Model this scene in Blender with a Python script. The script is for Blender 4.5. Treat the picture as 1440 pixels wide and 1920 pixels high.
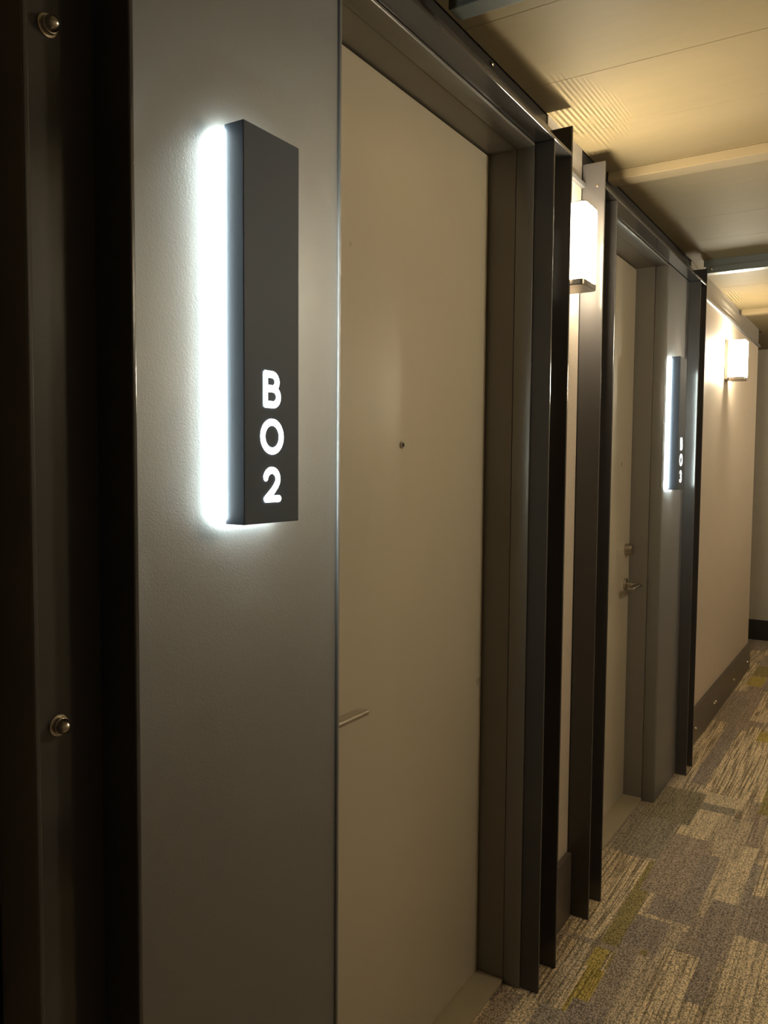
import bpy, bmesh, math, random
from mathutils import Vector, Matrix

# ------------------------------------------------------------------ scene
for o in list(bpy.data.objects):
    bpy.data.objects.remove(o, do_unlink=True)
S = bpy.context.scene
C = S.collection

# camera: X runs along the corridor, Y into the door wall, Z up (metres)
cam_d = bpy.data.cameras.new('camera')
cam = bpy.data.objects.new('camera', cam_d)
C.objects.link(cam)
yaw, pit, roll = (math.radians(a) for a in (32.25, 3.42, -0.43))
fwd = Vector((math.cos(yaw) * math.cos(pit), math.sin(yaw) * math.cos(pit), -math.sin(pit)))
rgt = Vector((math.sin(yaw), -math.cos(yaw), 0))
dwn = fwd.cross(rgt)
r2 = math.cos(roll) * rgt + math.sin(roll) * dwn
d2 = -math.sin(roll) * rgt + math.cos(roll) * dwn
mw = Matrix((r2, -d2, -fwd)).transposed().to_4x4()
mw.translation = Vector((0, 0, 1.48))
cam.matrix_world = mw
cam_d.sensor_fit = 'VERTICAL'
cam_d.sensor_height = 24.0
cam_d.lens = 24.0 * 1514.0 / 1920.0
cam_d.clip_start = 0.02
S.camera = cam

world = bpy.data.worlds.new('world')
S.world = world
world.use_nodes = True
world.node_tree.nodes['Background'].inputs[0].default_value = (0.9, 0.75, 0.55, 1)
world.node_tree.nodes['Background'].inputs[1].default_value = 0.0

S.view_settings.view_transform = 'Standard'
S.view_settings.look = 'None'
S.view_settings.gamma = 1.0
S.view_settings.use_curve_mapping = False
S.view_settings.exposure = 0.0

SCONCE_POWER = 122.0        # emission of the sconce glass
SIGN_POWER = 78.0          # emission of the halo strip of a room sign
LETTER_POWER = 5.0
LID_WATTS = 9.0            # extra spot above the opaque lid of each wall light
SCONCE_COL = (1.0, 0.90, 0.68)
SIGN_COL = (0.86, 1.0, 0.95)

# ------------------------------------------------------------------ helpers
class MB:
    """collects shapes, then links them as ONE mesh object"""
    def __init__(self):
        self.bm = bmesh.new()

    def box(self, x0, x1, y0, y1, z0, z1, bev=0.0, seg=2):
        vs = [self.bm.verts.new((x, y, z)) for x in (x0, x1) for y in (y0, y1) for z in (z0, z1)]
        fs = [(0, 1, 3, 2), (4, 6, 7, 5), (0, 4, 5, 1), (2, 3, 7, 6), (0, 2, 6, 4), (1, 5, 7, 3)]
        nf = [self.bm.faces.new([vs[i] for i in f]) for f in fs]
        if bev > 0:
            es = list({e for f in nf for e in f.edges})
            bmesh.ops.bevel(self.bm, geom=es, offset=bev, segments=seg, profile=0.5, affect='EDGES')
        return self

    def rbox(self, x0, x1, y0, y1, z0, z1, r, n=6, axis='z', top=0.003):
        """box whose four edges along one axis are rounded"""
        if axis == 'z':
            a0, a1, b0, b1, c0, c1 = x0, x1, y0, y1, z0, z1
            P = lambda a, b, c: (a, b, c)
        elif axis == 'y':
            a0, a1, b0, b1, c0, c1 = x0, x1, z0, z1, y0, y1
            P = lambda a, b, c: (a, c, b)
        else:
            a0, a1, b0, b1, c0, c1 = y0, y1, z0, z1, x0, x1
            P = lambda a, b, c: (c, a, b)
        def ring(ins):
            pts = []
            rr = max(r - ins, 1e-4)
            for (ca, cb, st) in ((a1 - r, b1 - r, 0), (a0 + r, b1 - r, 90), (a0 + r, b0 + r, 180), (a1 - r, b0 + r, 270)):
                for k in range(n + 1):
                    t = math.radians(st + 90.0 * k / n)
                    pts.append((ca + rr * math.cos(t), cb + rr * math.sin(t)))
            return pts
        lv = [(c0, top), (c0 + top, 0), (c1 - top, 0), (c1, top)] if top > 0 else [(c0, 0), (c1, 0)]
        rings = [[self.bm.verts.new(P(a, b, c)) for a, b in ring(ins)] for c, ins in lv]
        for i in range(len(rings) - 1):
            A, B = rings[i], rings[i + 1]
            for k in range(len(A)):
                q = (k + 1) % len(A)
                self.bm.faces.new((A[k], A[q], B[q], B[k]))
        self.bm.faces.new(rings[0][::-1])
        self.bm.faces.new(rings[-1])
        return self

    def tube(self, pts, rad, n=16):
        """round bar through points; rad may be one radius or one per point"""
        rs = rad if isinstance(rad, (list, tuple)) else [rad] * len(pts)
        pts = [Vector(p) for p in pts]
        up = Vector((0, 0, 1))
        rings = []
        for i, p in enumerate(pts):
            d = (pts[min(i + 1, len(pts) - 1)] - pts[max(i - 1, 0)]).normalized()
            u = up if abs(d.dot(up)) < 0.95 else Vector((1, 0, 0))
            s = d.cross(u).normalized()
            t = s.cross(d)
            rings.append([self.bm.verts.new(p + rs[i] * (math.cos(2 * math.pi * k / n) * s + math.sin(2 * math.pi * k / n) * t)) for k in range(n)])
        for a, b in zip(rings, rings[1:]):
            for k in range(n):
                q = (k + 1) % n
                self.bm.faces.new((a[k], a[q], b[q], b[k]))
        self.bm.faces.new(rings[0][::-1])
        self.bm.faces.new(rings[-1])
        return self

    def lathe(self, c, axis, prof, n=20):
        """prof: (distance along axis, radius) pairs"""
        c = Vector(c); ax = Vector(axis).normalized()
        pts = [c + ax * d for d, r in prof]
        return self.tube_fixed(pts, [max(r, 1e-5) for d, r in prof], ax, n)

    def tube_fixed(self, pts, rs, d, n):
        u = Vector((0, 0, 1)) if abs(d.z) < 0.95 else Vector((1, 0, 0))
        s = d.cross(u).normalized(); t = s.cross(d)
        rings = [[self.bm.verts.new(p + r * (math.cos(2 * math.pi * (k + .5) / n) * s + math.sin(2 * math.pi * (k + .5) / n) * t)) for k in range(n)] for p, r in zip(pts, rs)]
        for a, b in zip(rings, rings[1:]):
            for k in range(n):
                q = (k + 1) % n
                self.bm.faces.new((a[k], a[q], b[q], b[k]))
        self.bm.faces.new(rings[0][::-1])
        self.bm.faces.new(rings[-1])
        return self

    def build(self, name, mat, parent=None, smooth=False):
        bmesh.ops.recalc_face_normals(self.bm, faces=self.bm.faces)
        me = bpy.data.meshes.new(name)
        self.bm.to_mesh(me); self.bm.free()
        me.materials.append(mat)
        if smooth:
            for p in me.polygons: p.use_smooth = True
            try: me.set_sharp_from_angle(angle=math.radians(40))
            except Exception: pass
        o = bpy.data.objects.new(name, me)
        C.objects.link(o)
        if parent:
            o.parent = parent
            o.matrix_parent_inverse = Matrix.Translation(-parent.location)
        return o

def tag(o, label=None, cat=None, group=None, kind=None):
    if label: o['label'] = label
    if cat: o['category'] = cat
    if group: o['group'] = group
    if kind: o['kind'] = kind
    return o

def empty(name, loc=(0, 0, 0), label=None, cat=None, group=None, kind=None):
    o = bpy.data.objects.new(name, None)
    o.empty_display_size = 0.1
    o.location = loc
    C.objects.link(o)
    return tag(o, label, cat, group, kind)

# ------------------------------------------------------------------ materials
def nmat(name):
    m = bpy.data.materials.new(name); m.use_nodes = True
    nt = m.node_tree
    return m, nt, nt.nodes['Principled BSDF']

def paint(name, col, rough=0.4, metal=0.0, bump=0.0, scale=300.0, var=0.0, vscale=3.0, spec=0.5, stretch=None, rvar=0.0):
    m, nt, b = nmat(name)
    b.inputs['Base Color'].default_value = (*col, 1)
    b.inputs['Roughness'].default_value = rough
    b.inputs['Metallic'].default_value = metal
    b.inputs['Specular IOR Level'].default_value = spec
    tc = nt.nodes.new('ShaderNodeTexCoord')
    vec = tc.outputs['Object']
    if stretch:
        mp = nt.nodes.new('ShaderNodeMapping'); mp.inputs['Scale'].default_value = stretch
        nt.links.new(vec, mp.inputs['Vector']); vec = mp.outputs['Vector']
    if bump:
        n = nt.nodes.new('ShaderNodeTexNoise'); n.inputs['Scale'].default_value = scale; n.inputs['Detail'].default_value = 3
        nt.links.new(vec, n.inputs['Vector'])
        bp = nt.nodes.new('ShaderNodeBump'); bp.inputs['Strength'].default_value = bump; bp.inputs['Distance'].default_value = 0.001
        nt.links.new(n.outputs['Fac'], bp.inputs['Height']); nt.links.new(bp.outputs['Normal'], b.inputs['Normal'])
    if var:
        n2 = nt.nodes.new('ShaderNodeTexNoise'); n2.inputs['Scale'].default_value = vscale; n2.inputs['Detail'].default_value = 4
        nt.links.new(vec, n2.inputs['Vector'])
        mx = nt.nodes.new('ShaderNodeMix'); mx.data_type = 'RGBA'
        mx.inputs['A'].default_value = (*[c * (1 - var) for c in col], 1)
        mx.inputs['B'].default_value = (*[min(1, c * (1 + var)) for c in col], 1)
        nt.links.new(n2.outputs['Fac'], mx.inputs['Factor'])
        nt.links.new(mx.outputs['Result'], b.inputs['Base Color'])
    if rvar:
        n3 = nt.nodes.new('ShaderNodeTexNoise'); n3.inputs['Scale'].default_value = 9.0
        nt.links.new(tc.outputs['Object'], n3.inputs['Vector'])
        mr = nt.nodes.new('ShaderNodeMapRange')
        mr.inputs['To Min'].default_value = rough - rvar; mr.inputs['To Max'].default_value = rough + rvar
        nt.links.new(n3.outputs['Fac'], mr.inputs['Value']); nt.links.new(mr.outputs['Result'], b.inputs['Roughness'])
    return m

def glow(name, col, power):
    m, nt, b = nmat(name)
    b.inputs['Base Color'].default_value = (0.8, 0.8, 0.8, 1)
    b.inputs['Emission Color'].default_value = (*col, 1)
    b.inputs['Emission Strength'].default_value = power
    return m

M_STEEL = paint('channel_steel_paint', (0.055, 0.049, 0.045), 0.13, 0.0, 0.03, 220, 0.15, 6, spec=0.45, rvar=0.05)
M_PANEL = paint('taupe_metal_paint', (0.275, 0.272, 0.274), 0.55, 0.9, 0.28, 380, 0.05, 2.5, rvar=0.04)
M_FRAME = paint('door_frame_paint', (0.20, 0.178, 0.152), 0.36, 0.1, 0.05, 300, 0.06, 3, rvar=0.04)
M_TRIM = paint('door_trim_metal', (0.21, 0.195, 0.175), 0.32, 0.3, 0.05, 300, 0.06, 3)
M_DOOR = paint('greige_door_paint', (0.42, 0.365, 0.275), 0.30, 0.0, 0.06, 500, 0.05, 2, rvar=0.05)
M_SILL = paint('sill_beige_paint', (0.36, 0.30, 0.20), 0.42, 0.0, 0.05, 200, 0.08, 8)
M_WALL = paint('woven_wallpaper', (0.52, 0.43, 0.335), 0.50, 0.0, 0.55, 330, 0.10, 60, stretch=(1, 1, 1.6))
M_GREY = paint('frieze_paint', (0.25, 0.22, 0.185), 0.5, 0, 0.05, 200, 0.05, 4)
M_BASE = paint('baseboard_steel_paint', (0.10, 0.080, 0.064), 0.38, 0.1, 0.04, 200, 0.12, 7)
M_CEIL = paint('ceiling_board', (0.210, 0.160, 0.086), 0.62, 0.0, 0.10, 60, 0.05, 5, spec=0.12, stretch=(9, 1, 1))
M_BATTEN = paint('batten_board', (0.25, 0.188, 0.105), 0.6, 0.0, 0.08, 60, 0.05, 5, spec=0.12, stretch=(9, 1, 1))
M_BEAM = paint('beam_steel_paint', (0.13, 0.135, 0.12), 0.34, 0.3, 0.05, 200, 0.12, 6)
M_CHROME = paint('brushed_nickel', (0.55, 0.50, 0.42), 0.28, 1.0, 0.05, 300)
M_FITTING = paint('sconce_nickel', (0.34, 0.30, 0.25), 0.34, 1.0, 0.03, 300)
M_BOLT = paint('bolt_steel', (0.62, 0.55, 0.46), 0.25, 1.0, 0.03, 300)
M_BLACK = paint('peephole_lens', (0.02, 0.02, 0.02), 0.08)
M_SIGN = paint('sign_black_anodised', (0.074, 0.086, 0.110), 0.50, 0.0, 0.05, 700, spec=0.12)
M_WRIGHT = paint('far_wall_paint', (0.55, 0.48, 0.38), 0.6, 0, 0.2, 300)
M_END = paint('end_wall_paint', (0.38, 0.34, 0.27), 0.55, 0, 0.2, 300, 0.06, 10)
M_DARK = paint('dark_baseboard', (0.018, 0.016, 0.014), 0.45, 0, 0.03, 200)
M_GLASS = glow('sconce_glass_lit', SCONCE_COL, SCONCE_POWER)
M_HALO = glow('sign_halo_lit', SIGN_COL, SIGN_POWER)
M_LETTER = glow('sign_letter_lit', (0.9, 1.0, 1.0), LETTER_POWER)

# ------------------------------------------------------------------ planes of the door wall
TIP, FACE, DOORY, WALL = 0.788, 0.838, 0.972, 0.862
CEIL = 2.462
HEAD = 2.335
XE = 7.5

# ------------------------------------------------------------------ large structure
w = MB()
w.box(-2.0, 0.53, WALL, 1.02, 0, CEIL)              # before the first door bay
w.box(2.216, 2.51, WALL, 1.02, 0, 2.36)             # between the bays
w.box(4.118, 6.385, WALL, 1.02, 0, 2.36)            # beyond the second bay
w.box(-2.0, 6.385, 1.02, 1.14, 0, CEIL)             # core behind the bays
w.box(6.285, 6.385, 1.14, 2.3, 0, CEIL)             # return into the side passage
tag(w.build('wall_left', M_WALL), kind='structure')

f = MB()
f.box(2.216, 2.51, WALL, 1.02, 2.36, CEIL)
f.box(4.118, 6.39, WALL, 1.02, 2.36, CEIL)
tag(f.build('trim_1', M_GREY), kind='structure')
f = MB()
f.box(0.53, 2.2155, WALL + .004, 1.02, 2.345, CEIL)
f.box(2.5105, 4.1175, WALL + .004, 1.02, 2.345, CEIL)
tag(f.build('trim_4', M_DARK), kind='structure')

t = MB().box(2.222, 2.508, WALL - 0.014, WALL, 2.343, 2.358, 0.002)
tag(t.build('trim_2', M_PANEL), kind='structure')
t = MB().box(4.126, 6.40, WALL - 0.014, WALL, 2.334, 2.350, 0.002)
tag(t.build('trim_3', M_PANEL), kind='structure')

tag(MB().box(-2.0, 8.0, -0.90, -0.78, 0, CEIL).build('wall_right', M_WRIGHT), kind='structure')
tag(MB().box(XE, XE + 0.12, -0.78, 2.3, 0, CEIL).build('wall_end', M_END), kind='structure')
tag(MB().box(-2.12, -2.0, -0.9, 1.14, 0, CEIL).build('wall_back', M_WRIGHT), kind='structure')
tag(MB().box(6.285, 7.62, 2.3, 2.4, 0, CEIL).build('wall_passage', M_END), kind='structure')

# baseboards
bb = MB().box(2.222, 2.505, WALL - 0.017, WALL, 0.0, 0.215, 0.002)
tag(bb.build('baseboard_middle', M_BASE), kind='structure')
bb = tag(MB().box(4.126, 6.385, WALL - 0.017, WALL, 0.0, 0.192, 0.002).build('baseboard_left', M_BASE), kind='structure')
for bx, bz in ((4.455, 0.088), (4.975, 0.094), (5.025, 0.092), (5.665, 0.080), (6.235, 0.080)):
    MB().lathe((bx, WALL - 0.017, bz), (0, -1, 0), ((0, .008), (.003, .008), (.005, .0065), (.009, .005), (.0105, .002)), 12).build('bolt', M_BOLT, bb, True)
tag(MB().box(XE - 0.014, XE, -0.78, 2.3, 0.0, 0.172, 0.002).build('baseboard_end', M_DARK), kind='structure')
tag(MB().box(-2.0, 7.486, -0.78, -0.766, 0.0, 0.19, 0.002).build('baseboard_right', M_BASE), kind='structure')

# ------------------------------------------------------------------ ceiling: slab, boards, battens
ceil = tag(MB().box(-2.0, 7.7, -0.9, 2.4, CEIL + 0.012, CEIL + 0.1).build('ceiling', M_GREY), kind='structure')
x = 1.345 - 10 * 0.3465
k = 0
while x < XE:
    x1 = min(x + 0.3465, XE)
    yl = 2.3 if x > 6.39 else WALL
    MB().box(x + 0.0004, x1 - 0.0004, -0.78, yl, CEIL, CEIL + 0.0118, 0.0008, 1).build('ceiling_board', M_CEIL, ceil)
    x = x1
for bx in (2.738, 5.53):
    b = MB().box(bx, bx + 0.07, -0.78, 0.85, CEIL - 0.031, CEIL, 0.002)
    b.build('ceiling_batten', M_BATTEN, ceil)

# ------------------------------------------------------------------ carpet: planks laid in the corridor, each with printed blocks
R = random.Random(11)
BEIGE, SAND, TAUPE, GREY, PLUM, OLIVE, MUST, DKOL, STONE = (
    (.36, .285, .195), (.44, .35, .23), (.27, .21, .155), (.245, .20, .155), (.235, .187, .147),
    (.225, .175, .07), (.34, .255, .072), (.20, .163, .105), (.225, .19, .14))
patches = []            # x0,x1,y0,y1,colour,stripe amount ; later ones win
def P(x0, x1, y0, y1, col, st=0.5):
    patches.append((x0, x1, min(y0, y1), max(y0, y1), col, st))
y = -0.80
while y < 1.0:
    wd = R.choice((0.05, 0.065, 0.08, 0.11, 0.14))
    xx = -2.0 - R.random() * 0.4
    while xx < XE:
        ln = R.choice((0.12, 0.25, 0.36, 0.48, 0.6))
        col = R.choices((BEIGE, SAND, TAUPE, GREY, PLUM, OLIVE, STONE), (5, 4, 4, 3, 3, .35, 1))[0]
        st = {BEIGE: R.choice((.6, .95)), SAND: R.choice((.3, .9)), OLIVE: .2}.get(col, R.choice((.15, .25, .5)))
        P(xx, xx + ln, y, y + wd, col, st)
        xx += ln
    y += wd
while y < 2.3:
    xx = 6.3
    while xx < XE:
        P(xx, xx + .4, y, y + .1, R.choice((BEIGE, TAUPE, GREY)), .5); xx += .4
    y += .1
# blocks read off the carpet in view
P(2.42, 3.03, .725, .86, SAND, .9);   P(2.42, 3.03, .717, .760, SAND, 1)
P(2.42, 3.03, .667, .719, OLIVE, .0); P(2.55, 3.02, .60, .667, SAND, 1.0)
P(2.42, 2.55, .60, .667, DKOL, .35);  P(2.05, 2.39, .73, .87, BEIGE, .9)
P(2.05, 2.385, .668, .735, SAND, .9); P(2.28, 2.41, .678, .722, MUST, .1); P(2.05, 2.28, .66, .712, MUST, .75)
P(2.39, 2.42, .60, .87, TAUPE, .3);   P(2.62, 2.80, .50, .66, SAND, .45);  P(2.45, 2.64, .555, .665, PLUM, .25)
P(2.40, 2.66, .515, .555, BEIGE, .4); P(2.12, 2.46, .60, .66, TAUPE, .15); P(1.70, 2.12, .58, .70, PLUM, .25)
P(2.05, 2.42, .54, .60, BEIGE, .3);   P(2.66, 3.20, .50, .64, PLUM, .2);   P(2.80, 3.32, .56, .70, TAUPE, .25)
P(3.05, 3.42, .70, .88, STONE, .35);  P(3.20, 3.60, .44, .56, BEIGE, .45); P(3.32, 3.62, .57, .65, SAND, .4)
P(3.42, 3.80, .66, .86, DKOL, .35);   P(3.62, 3.70, .52, .66, STONE, .1);  P(3.70, 3.83, .50, .65, SAND, .2)
P(3.83, 4.95, .40, .68, SAND, 1.0);   P(3.98, 4.95, .755, .90, SAND, .95); P(3.90, 4.95, .69, .755, PLUM, .3)
P(4.95, 5.72, .66, .86, TAUPE, .25);  P(4.95, 5.55, .72, .78, GREY, .25);  P(4.84, 4.97, .64, .72, TAUPE, .2)
P(5.88, 6.17, .70, .80, MUST, .1);    P(6.19, 6.50, .70, .815, OLIVE, .1); P(5.70, 6.6, .80, .88, SAND, 1.0)
P(6.5, 6.9, .66, .80, TAUPE, .2);     P(4.70, 4.88, .50, .58, MUST, .2);   P(3.70, 4.25, .36, .44, OLIVE, .35)
P(2.15, 2.69, .20, .37, SAND, .6);    P(2.69, 2.98, .14, .37, PLUM, .3);   P(1.2, 2.05, .16, .40, OLIVE, .25)
P(1.75, 2.05, .40, .58, BEIGE, .35);  P(2.0, 2.5, .44, .54, SAND, .8);     P(2.98, 3.5, .20, .36, SAND, .9)

mc, nt, b = nmat('carpet_pile')
b.inputs['Roughness'].default_value = 0.95
b.inputs['Specular IOR Level'].default_value = 0.15
N, L = nt.nodes, nt.links
at = N.new('ShaderNodeAttribute'); at.attribute_name = 'block'
tc = N.new('ShaderNodeTexCoord')
mp = N.new('ShaderNodeMapping'); mp.inputs['Scale'].default_value = (3.2, 125.0, 1.0)
L.new(tc.outputs['Object'], mp.inputs['Vector'])
nz = N.new('ShaderNodeTexNoise'); nz.inputs['Scale'].default_value = 1.0; nz.inputs['Detail'].default_value = 2
L.new(mp.outputs['Vector'], nz.inputs['Vector'])
rp = N.new('ShaderNodeValToRGB'); rp.color_ramp.elements[0].position = .40; rp.color_ramp.elements[1].position = .56
rp.color_ramp.elements[0].color = (.42, .39, .37, 1); rp.color_ramp.elements[1].color = (1.18, 1.16, 1.1, 1)
L.new(nz.outputs['Fac'], rp.inputs['Fac'])
mx = N.new('ShaderNodeMix'); mx.data_type = 'RGBA'
mx.inputs['A'].default_value = (1, 1, 1, 1)
L.new(at.outputs['Alpha'], mx.inputs['Factor']); L.new(rp.outputs['Color'], mx.inputs['B'])
m1 = N.new('ShaderNodeMix'); m1.data_type = 'RGBA'; m1.blend_type = 'MULTIPLY'; m1.inputs['Factor'].default_value = 1
L.new(at.outputs['Color'], m1.inputs['A']); L.new(mx.outputs['Result'], m1.inputs['B'])
vz = N.new('ShaderNodeTexVoronoi'); vz.inputs['Scale'].default_value = 225.0
mpv = N.new('ShaderNodeMapping'); mpv.inputs['Scale'].default_value = (.75, 1.0, 1.0)
L.new(tc.outputs['Object'], mpv.inputs['Vector']); L.new(mpv.outputs['Vector'], vz.inputs['Vector'])
cr = N.new('ShaderNodeMapRange'); cr.inputs['From Min'].default_value = 0; cr.inputs['From Max'].default_value = .75
cr.inputs['To Min'].default_value = 2.75; cr.inputs['To Max'].default_value = .75
L.new(vz.outputs['Distance'], cr.inputs['Value'])
m2 = N.new('ShaderNodeMix'); m2.data_type = 'RGBA'; m2.blend_type = 'MULTIPLY'; m2.inputs['Factor'].default_value = 1
L.new(m1.outputs['Result'], m2.inputs['A']); L.new(cr.outputs['Result'], m2.inputs['B'])
L.new(m2.outputs['Result'], b.inputs['Base Color'])
iv = N.new('ShaderNodeMath'); iv.operation = 'SUBTRACT'; iv.inputs[0].default_value = 1.0
L.new(vz.outputs['Distance'], iv.inputs[1])
bp = N.new('ShaderNodeBump'); bp.inputs['Strength'].default_value = .8; bp.inputs['Distance'].default_value = .003
L.new(iv.outputs['Value'], bp.inputs['Height']); L.new(bp.outputs['Normal'], b.inputs['Normal'])
M_CARPET = mc

floor = tag(MB().box(-2.0, 7.62, -0.9, 2.4, -0.12, -0.006).build('floor', M_BASE), kind='structure')
def carpet_plank(x0, x1, y0, y1):
    g = 0.0003
    x0 += g; x1 -= g; y0 += g; y1 -= g
    here = [p for p in patches if p[0] < x1 and p[1] > x0 and p[2] < y1 and p[3] > y0]
    xs = sorted({x0, x1, *[v for p in here for v in p[:2] if x0 < v < x1]})
    ys = sorted({y0, y1, *[v for p in here for v in p[2:4] if y0 < v < y1]})
    vs, fs, cols = [], [], []
    idx = {}
    def V(i, j):
        if (i, j) not in idx:
            idx[(i, j)] = len(vs); vs.append((xs[i], ys[j], 0.0))
        return idx[(i, j)]
    for i in range(len(xs) - 1):
        for j in range(len(ys) - 1):
            cx, cy = (xs[i] + xs[i + 1]) / 2, (ys[j] + ys[j + 1]) / 2
            q = (BEIGE, .5)
            for p in reversed(here):
                if p[0] <= cx < p[1] and p[2] <= cy < p[3]:
                    q = (p[4], p[5]); break
            fs.append((V(i, j), V(i + 1, j), V(i + 1, j + 1), V(i, j + 1))); cols.append((*q[0], q[1]))
    # skirt gives the plank its thickness
    n = len(vs)
    for (a, c) in ((x0, y0), (x1, y0), (x1, y1), (x0, y1)): vs.append((a, c, 0.0))
    for (a, c) in ((x0, y0), (x1, y0), (x1, y1), (x0, y1)): vs.append((a, c, -0.006))
    for q in range(4):
        r = (q + 1) % 4
        fs.append((n + q, n + 4 + q, n + 4 + r, n + r)); cols.append((*TAUPE, 0))
    me = bpy.data.meshes.new('carpet_plank')
    me.from_pydata(vs, [], fs)
    ca = me.color_attributes.new('block', 'FLOAT_COLOR', 'CORNER')
    for poly, c in zip(me.polygons, cols):
        for li in poly.loop_indices: ca.data[li].color = c
    me.materials.append(M_CARPET)
    o = bpy.data.objects.new('carpet_plank', me); C.objects.link(o); o.parent = floor
yy = -0.78; row = 0
while yy < 2.3:
    y1 = min(yy + .25, 2.3)
    start = -2.0 if y1 < 1.0 else 6.0
    xx = start - (.33 * (row % 3))
    while xx < XE:
        a, c = max(xx, start), min(xx + 1.0, XE)
        if c - a > .01: carpet_plank(a, c, yy, y1)
        xx += 1.0
    yy = y1; row += 1

# ------------------------------------------------------------------ doors (leaf, frame, sill, hardware)
def door(name, x0, x1, handle_side):
    d = empty(name, ((x0 + x1) / 2, DOORY, 0), kind='structure')
    MB().box(x0 + .004, x1 - .004, DOORY, DOORY + .044, .014, 2.322, .0015).build('door_leaf', M_DOOR, d)
    fr = MB()
    fr.box(x1 + .002, x1 + .034, FACE + .055, DOORY + .05, 0, HEAD, .001)
    fr.box(x0 - .034, x0 - .002, FACE + .055, DOORY + .05, 0, HEAD, .001)
    fr.box(x0 - .002, x1 + .002, FACE + .055, DOORY + .05, 2.327, HEAD + .012, .001)
    fr.build('door_frame', M_FRAME, d)
    tr = MB()
    tr.box(x1, x1 + .0065, FACE + .003, FACE + .0535, 0, HEAD - .001, .0025)
    tr.box(x0, x1 + .0065, FACE + .003, FACE + .0535, 2.325, HEAD - .001, .0025)
    tr.build('door_trim', M_TRIM, d, True)
    MB().box(x0 + .001, x1 + .001, .892, DOORY + .03, 0.0005, .0125, .002).build('door_sill', M_SILL, d)
    s = handle_side
    hx = (x0 + .075) if s < 0 else (x1 - .06)
    dirx = 1 if s < 0 else -1
    hz = .966
    h = MB().lathe((hx, DOORY, hz), (0, -1, 0), ((0, .026), (.006, .026), (.008, .024)), 24).build('lever_rose', M_CHROME, d, True)
    nk = MB().lathe((hx, DOORY - .008, hz), (0, -1, 0), ((0, .011), (.040, .010), (.046, .010)), 16).build('lever_neck', M_CHROME, d, True)
    lv = MB()
    lv.rbox(min(hx - dirx * .010, hx + dirx * .125), max(hx - dirx * .010, hx + dirx * .125), DOORY - .072, DOORY - .044, hz - .0055, hz + .0055, .004, 4, 'x', .003)
    lv.build('lever', M_CHROME, d, True)
    MB().lathe((hx, DOORY, 1.118), (0, -1, 0), ((0, .027), (.004, .027), (.022, .024), (.030, .022), (.031, .016)), 24).build('deadbolt', M_CHROME, d, True)
    px = (x0 + x1) / 2 if s < 0 else (x0 + x1) / 2
    return d
d1 = door('door_1', 1.178, 2.068, -1)
MB().lathe((1.615, DOORY, 1.524), (0, -1, 0), ((0, .0085), (.003, .0085), (.0045, .007)), 20).build('peephole_ring', M_CHROME, d1, True)
MB().lathe((1.615, DOORY - .004, 1.524), (0, -1, 0), ((0, .0055), (.001, .0055)), 20).build('peephole_lens', M_BLACK, d1, True)
d2 = door('door_2', 2.70, 3.566, 1)
MB().lathe((3.13, DOORY, 1.524), (0, -1, 0), ((0, .0085), (.003, .0085), (.0045, .007)), 20).build('peephole_ring', M_CHROME, d2, True)

# ------------------------------------------------------------------ sheet metal panels that carry the room signs
def sheet(x0, x1, label, side):
    o = MB()
    o.box(x0, x1, FACE, FACE + .012, 0, HEAD - .001, .0035, 3)
    if side > 0: o.box(x1 - .007, x1 - .0005, FACE - .004, FACE + .002, 0, HEAD - .001, .0015, 2)
    if side > 0: o.box(x1 - .006, x1 - .0005, FACE + .012, DOORY + .04, 0, HEAD - .001)
    else: o.box(x0 + .0005, x0 + .006, FACE + .012, FACE + .054, 0, HEAD - .001)
    tag(o.build('metal_panel', M_PANEL, None, True), label, 'panel', 'metal panels beside the doors')
sheet(.683, 1.176, 'large taupe metal panel in the foreground behind the B02 room sign', 1)
sheet(3.574, 3.973, 'narrow taupe metal panel behind the farther room sign, past the second door', -1)

# ------------------------------------------------------------------ steel channels standing either side of each door
def bolt(parent, x, y, z):
    b = MB().lathe((x, y, z), (0, -1, 0), ((0, .0135), (.0022, .0132), (.0024, .0108), (.0085, .0104)), 20)
    bo = b.build('bolt', M_BOLT, parent)
    MB().lathe((x, y - .0085, z), (0, -1, 0), ((0, .0098), (.004, .0092), (.008, .007), (.0105, .0035), (.011, .0006)), 16).build('bolt_cap', M_BOLT, bo, True)

def channel(xo, xi, label, bolts=()):
    """outer flange reaches the ceiling channel's top, inner flange stops under its lower flange"""
    e = empty('steel_channel', ((xo + xi) / 2, WALL, 0), label, 'steel post', 'steel channel posts beside the doors')
    s = 1 if xi > xo else -1
    xa, xb = sorted((xo, xo + s * .008)); MB().box(xa, xb, TIP, WALL - .001, .001, 2.417, .0024, 3).build('flange', M_STEEL, e)
    xa, xb = sorted((xi, xi - s * .008)); MB().box(xa, xb, TIP, WALL - .001, .001, HEAD - .0005, .0024, 3).build('flange', M_STEEL, e)
    xa, xb = sorted((xo + s * .0082, xi - s * .0082)); MB().box(xa, xb, WALL - .009, WALL - .001, .001, HEAD - .0005).build('web', M_STEEL, e)
    for z in bolts: bolt(e, (xo + xi) / 2 + .002, WALL - .009, z)
    return e
channel(.533, .681, 'dark steel channel post at the left edge with two dome bolts in its web', (1.985, 1.158))
channel(2.218, 2.075, 'dark steel channel post right of the nearest door, between door and near wall light')
c3 = channel(2.512, 2.652, 'dark steel channel post just right of the near wall light, left of the second door')
channel(4.118, 3.975, 'dark steel channel post right of the farther room sign, before the far wall')
MB().lathe((2.5115, .812, 2.345), (-1, 0, 0), ((0, .005), (.002, .0045), (.003, .002)), 10).build('screw', M_BOLT, c3, True)

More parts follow.
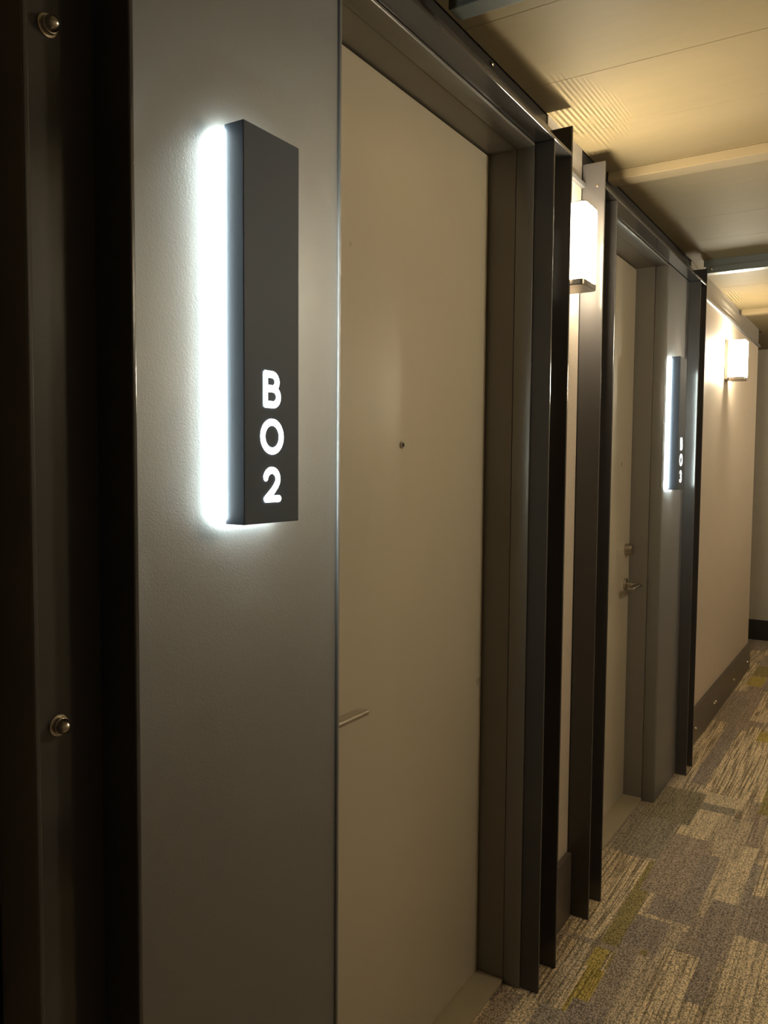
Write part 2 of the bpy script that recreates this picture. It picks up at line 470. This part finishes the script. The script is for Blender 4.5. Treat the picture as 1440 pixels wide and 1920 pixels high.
def header(x0, x1, label):
    e = empty('header_channel', ((x0 + x1) / 2, WALL, HEAD), label, 'steel beam', 'steel channels over the doors')
    MB().box(x0 + .0085, x1 - .0085, TIP, WALL - .001, HEAD, HEAD + .009, .0012).build('flange', M_STEEL, e)
    MB().box(x0 + .0085, x1 - .0085, WALL - .016, WALL - .008, HEAD + .0092, 2.417, .001).build('web', M_STEEL, e)
    return e
h1 = header(.533, 2.218, 'dark steel header channel running over the nearest door')
MB().lathe((1.84, WALL, 2.448), (0, -1, 0), ((0, .006), (.003, .0055), (.005, .003)), 10).build('screw', M_BOLT, h1, True)
header(2.512, 4.118, 'dark steel header channel running over the second door')

# ------------------------------------------------------------------ steel beams across the ceiling
def beam(x0, label):
    e = empty('ceiling_beam', (x0, 0, CEIL), label, 'steel beam', 'steel beams across the ceiling')
    MB().box(x0, x0 + .05, -0.78, .80, 2.398, 2.430, .002).build('lower_bar', M_BEAM, e)
    MB().box(x0 + .006, x0 + .05, -0.78, .81, 2.4302, CEIL, .001).build('upper_bar', M_BEAM, e)
    MB().lathe((x0, .775, 2.416), (-1, 0, 0), ((0, .007), (.004, .006), (.006, .003)), 12).build('bolt', M_BOLT, e, True)
beam(1.497, 'grey green steel beam end at the top edge above the nearest door')
beam(4.13, 'grey green steel beam across the ceiling past the second door')

# ------------------------------------------------------------------ room signs with halo light
def strokes(bm, paths, wd, P3, depth):
    """flat lettering: each path is a run of points drawn with a pen of width wd"""
    for pts, closed in paths:
        n = len(pts)
        prs = []
        for i in range(n):
            if closed:
                a, c = Vector(pts[i - 1]), Vector(pts[(i + 1) % n])
            else:
                a, c = Vector(pts[max(i - 1, 0)]), Vector(pts[min(i + 1, n - 1)])
            d = (c - a).normalized(); nn = Vector((-d.y, d.x)); p = Vector(pts[i])
            prs.append((p + nn * wd / 2, p - nn * wd / 2))
        tops = [[bm.verts.new(P3(q.x, q.y, depth)) for q in pr] for pr in prs]
        bots = [[bm.verts.new(P3(q.x, q.y, 0)) for q in pr] for pr in prs]
        for i in range(n if closed else n - 1):
            j = (i + 1) % n
            bm.faces.new((tops[i][0], tops[i][1], tops[j][1], tops[j][0]))
            for k in (0, 1): bm.faces.new((tops[i][k], bots[i][k], bots[j][k], tops[j][k]))
        if not closed:
            for i in (0, n - 1):       # round pen ends
                c = Vector(pts[i]); ring = []
                for k in range(14):
                    t = 2 * math.pi * k / 14
                    ring.append(bm.verts.new(P3(c.x + wd / 2 * .995 * math.cos(t), c.y + wd / 2 * .995 * math.sin(t), depth * 1.02)))
                bm.faces.new(ring)

def arc(cx, cy, rx, ry, a0, a1, n=14):
    return [(cx + rx * math.cos(math.radians(a0 + (a1 - a0) * k / n)), cy + ry * math.sin(math.radians(a0 + (a1 - a0) * k / n))) for k in range(n + 1)]
def line(a, b, n=2):
    return [(a[0] + (b[0] - a[0]) * k / n, a[1] + (b[1] - a[1]) * k / n) for k in range(n + 1)]

# glyphs inside a box 0..1 wide and 0..1.3 high, stroke centre lines
def glyph(ch):
    if ch == 'B':
        return [(line((.12, .11), (.12, 1.19)), False),
                (line((.12, 1.19), (.50, 1.19)) + arc(.50, .935, .29, .255, 90, -90)[1:] + line((.50, .68), (.12, .68))[1:], False),
                (line((.12, .68), (.55, .68)) + arc(.55, .395, .32, .285, 90, -90)[1:] + line((.55, .11), (.12, .11))[1:], False)]
    if ch == '0':
        return [(arc(.5, .65, .455, .55, 0, 360, 40)[:-1], True)]
    if ch == '2':
        return [(arc(.48, .86, .35, .335, 172, -32, 18) + [(.70, .58), (.55, .42), (.16, .11)], False),
                (line((.16, .11), (.88, .11)), False)]
    if ch == '3':
        return [(arc(.46, .915, .33, .275, 150, -80, 16), False), (arc(.46, .385, .37, .275, 80, -150, 16), False)]

def room_sign(x0, z0, text, label):
    X0, X1, Z0, Z1 = x0, x0 + .125, z0, z0 + .570
    e = empty('room_sign', ((X0 + X1) / 2, FACE, Z0), label, 'sign', 'lit room number signs')
    MB().box(X0, X1, TIP, .825, Z0, Z1, .0012).build('sign_face', M_SIGN, e)
    MB().box(X0 - .004, X1 + .003, .8252, FACE - .0002, Z0 + .006, Z1 - .006, .0008).build('halo_strip', M_HALO, e)
    tops = (1.6152 - 1.3897, 1.5442 - 1.3897, 1.4728 - 1.3897)
    sizes = {'B': (.0395, .0535), '0': (.0465, .0508), '2': (.0405, .0512), '3': (.0405, .0512)}
    for ch, tz in zip(text, tops):
        wd, ht = sizes[ch]
        cx = X0 + .0608
        sx, sz = wd, ht / 1.3
        m = MB()
        # x grows along the corridor, the reader stands at smaller y
        pen = .0102
        paths = [([(cx - wd / 2 + p[0] * sx, Z0 + tz - ht + p[1] * sz) for p in pts], cl) for pts, cl in glyph(ch)]
        strokes(m.bm, paths, pen, lambda a, b_, d: (a, TIP - d, b_), .0009)
        nm = {'B': 'letter', '0': 'digit', '2': 'digit', '3': 'digit'}[ch]
        m.build(nm, M_LETTER, e)
    return e
room_sign(.873, 1.390, 'B02', 'large dark room sign in the foreground reading B02 with white halo light')
room_sign(3.606, 1.377, 'B03', 'farther dark room sign with white halo light, past the second door')

# ------------------------------------------------------------------ wall lights
def ripple_uplight(x, z, ywall, f):  # spot added over the opaque lid; ripples of light are drawn into its beam
    ld = bpy.data.lights.new('added_uplight', 'SPOT')
    ld.energy = LID_WATTS; ld.color = SCONCE_COL; ld.spot_size = math.radians(150); ld.spot_blend = 1.0; ld.shadow_soft_size = .0015
    ld.use_nodes = True
    nt = ld.node_tree; N, L = nt.nodes, nt.links
    em = next(n for n in N if n.type == 'EMISSION')
    tc = N.new('ShaderNodeTexCoord'); sp = N.new('ShaderNodeSeparateXYZ'); L.new(tc.outputs['Normal'], sp.inputs[0])
    def math_(op, a, b=None):
        n = N.new('ShaderNodeMath'); n.operation = op
        for i, v in enumerate((a, b)):
            if v is None: continue
            if isinstance(v, (int, float)): n.inputs[i].default_value = v
            else: L.new(v, n.inputs[i])
        return n.outputs[0]
    u = math_('DIVIDE', sp.outputs['Y'], sp.outputs['Z'])
    v = math_('DIVIDE', sp.outputs['X'], sp.outputs['Z'])
    cv = N.new('ShaderNodeCombineXYZ'); L.new(u, cv.inputs[0]); L.new(v, cv.inputs[1])
    st = math_('SINE', math_('MULTIPLY', u, 92.0))
    st2 = math_('SINE', math_('MULTIPLY', v, 85.0))
    nz = N.new('ShaderNodeTexNoise'); nz.inputs['Scale'].default_value = 3.2; nz.inputs['Detail'].default_value = 1
    L.new(cv.outputs[0], nz.inputs['Vector'])
    rp = N.new('ShaderNodeMapRange'); rp.inputs['From Min'].default_value = .30; rp.inputs['From Max'].default_value = .52
    L.new(nz.outputs['Fac'], rp.inputs['Value'])
    w = rp.outputs['Result']
    a = math_('MULTIPLY', st, w)
    c = math_('MULTIPLY', math_('MULTIPLY', st2, math_('SUBTRACT', 1.0, w)), .45)
    L.new(math_('ADD', math_('MULTIPLY', math_('ADD', a, c), .7), 1.0), em.inputs['Strength'])
    o = bpy.data.objects.new('added_uplight', ld); C.objects.link(o)
    o.location = (x + .06, ywall + f * .075, z + .236); o.rotation_euler = (math.pi + f * .35, 0, 0)

def sconce(x0, z0, label, facing=-1, ywall=WALL):
    e = empty('wall_sconce', (x0 + .06, ywall, z0), label, 'wall light', 'lit box sconces')
    f = facing
    Y = lambda d: ywall + f * d
    def span(a, b): return sorted((Y(a), Y(b)))
    ya, yb = span(0, .019); MB().box(x0 - .001, x0 + .121, ya, yb, z0 + .004, z0 + .230, .002).build('back_plate', M_FITTING, e)
    ya, yb = span(.0195, .110); MB().rbox(x0 + .003, x0 + .117, ya, yb, z0 + .0185, z0 + .228, .014, 6, 'z', .004).build('glass_shade', M_GLASS, e, True)
    ya, yb = span(.0195, .109); MB().rbox(x0, x0 + .120, ya, yb, z0, z0 + .018, .012, 5, 'z', .002).build('bottom_cap', M_FITTING, e, True)
    ya, yb = span(.0195, .109); MB().rbox(x0 + .004, x0 + .116, ya, yb, z0 + .2283, z0 + .231, .012, 5, 'z', .0005).build('top_lid', M_FITTING, e, True)
    ripple_uplight(x0, z0, ywall, f)
    return e
sconce(2.226, 1.985, 'bright box wall light nearest the camera, between two steel posts')
sconce(5.075, 1.982, 'smaller looking box wall light on the far stretch of beige wall')
sconce(2.2, 1.985, 'box wall light on the opposite corridor wall, facing the nearest door', 1, -0.78)
sconce(5.9, 1.985, 'added box wall light on the unseen opposite corridor wall, near its far end', 1, -0.78)  # unseen wall light, added to brighten the carpet farther along
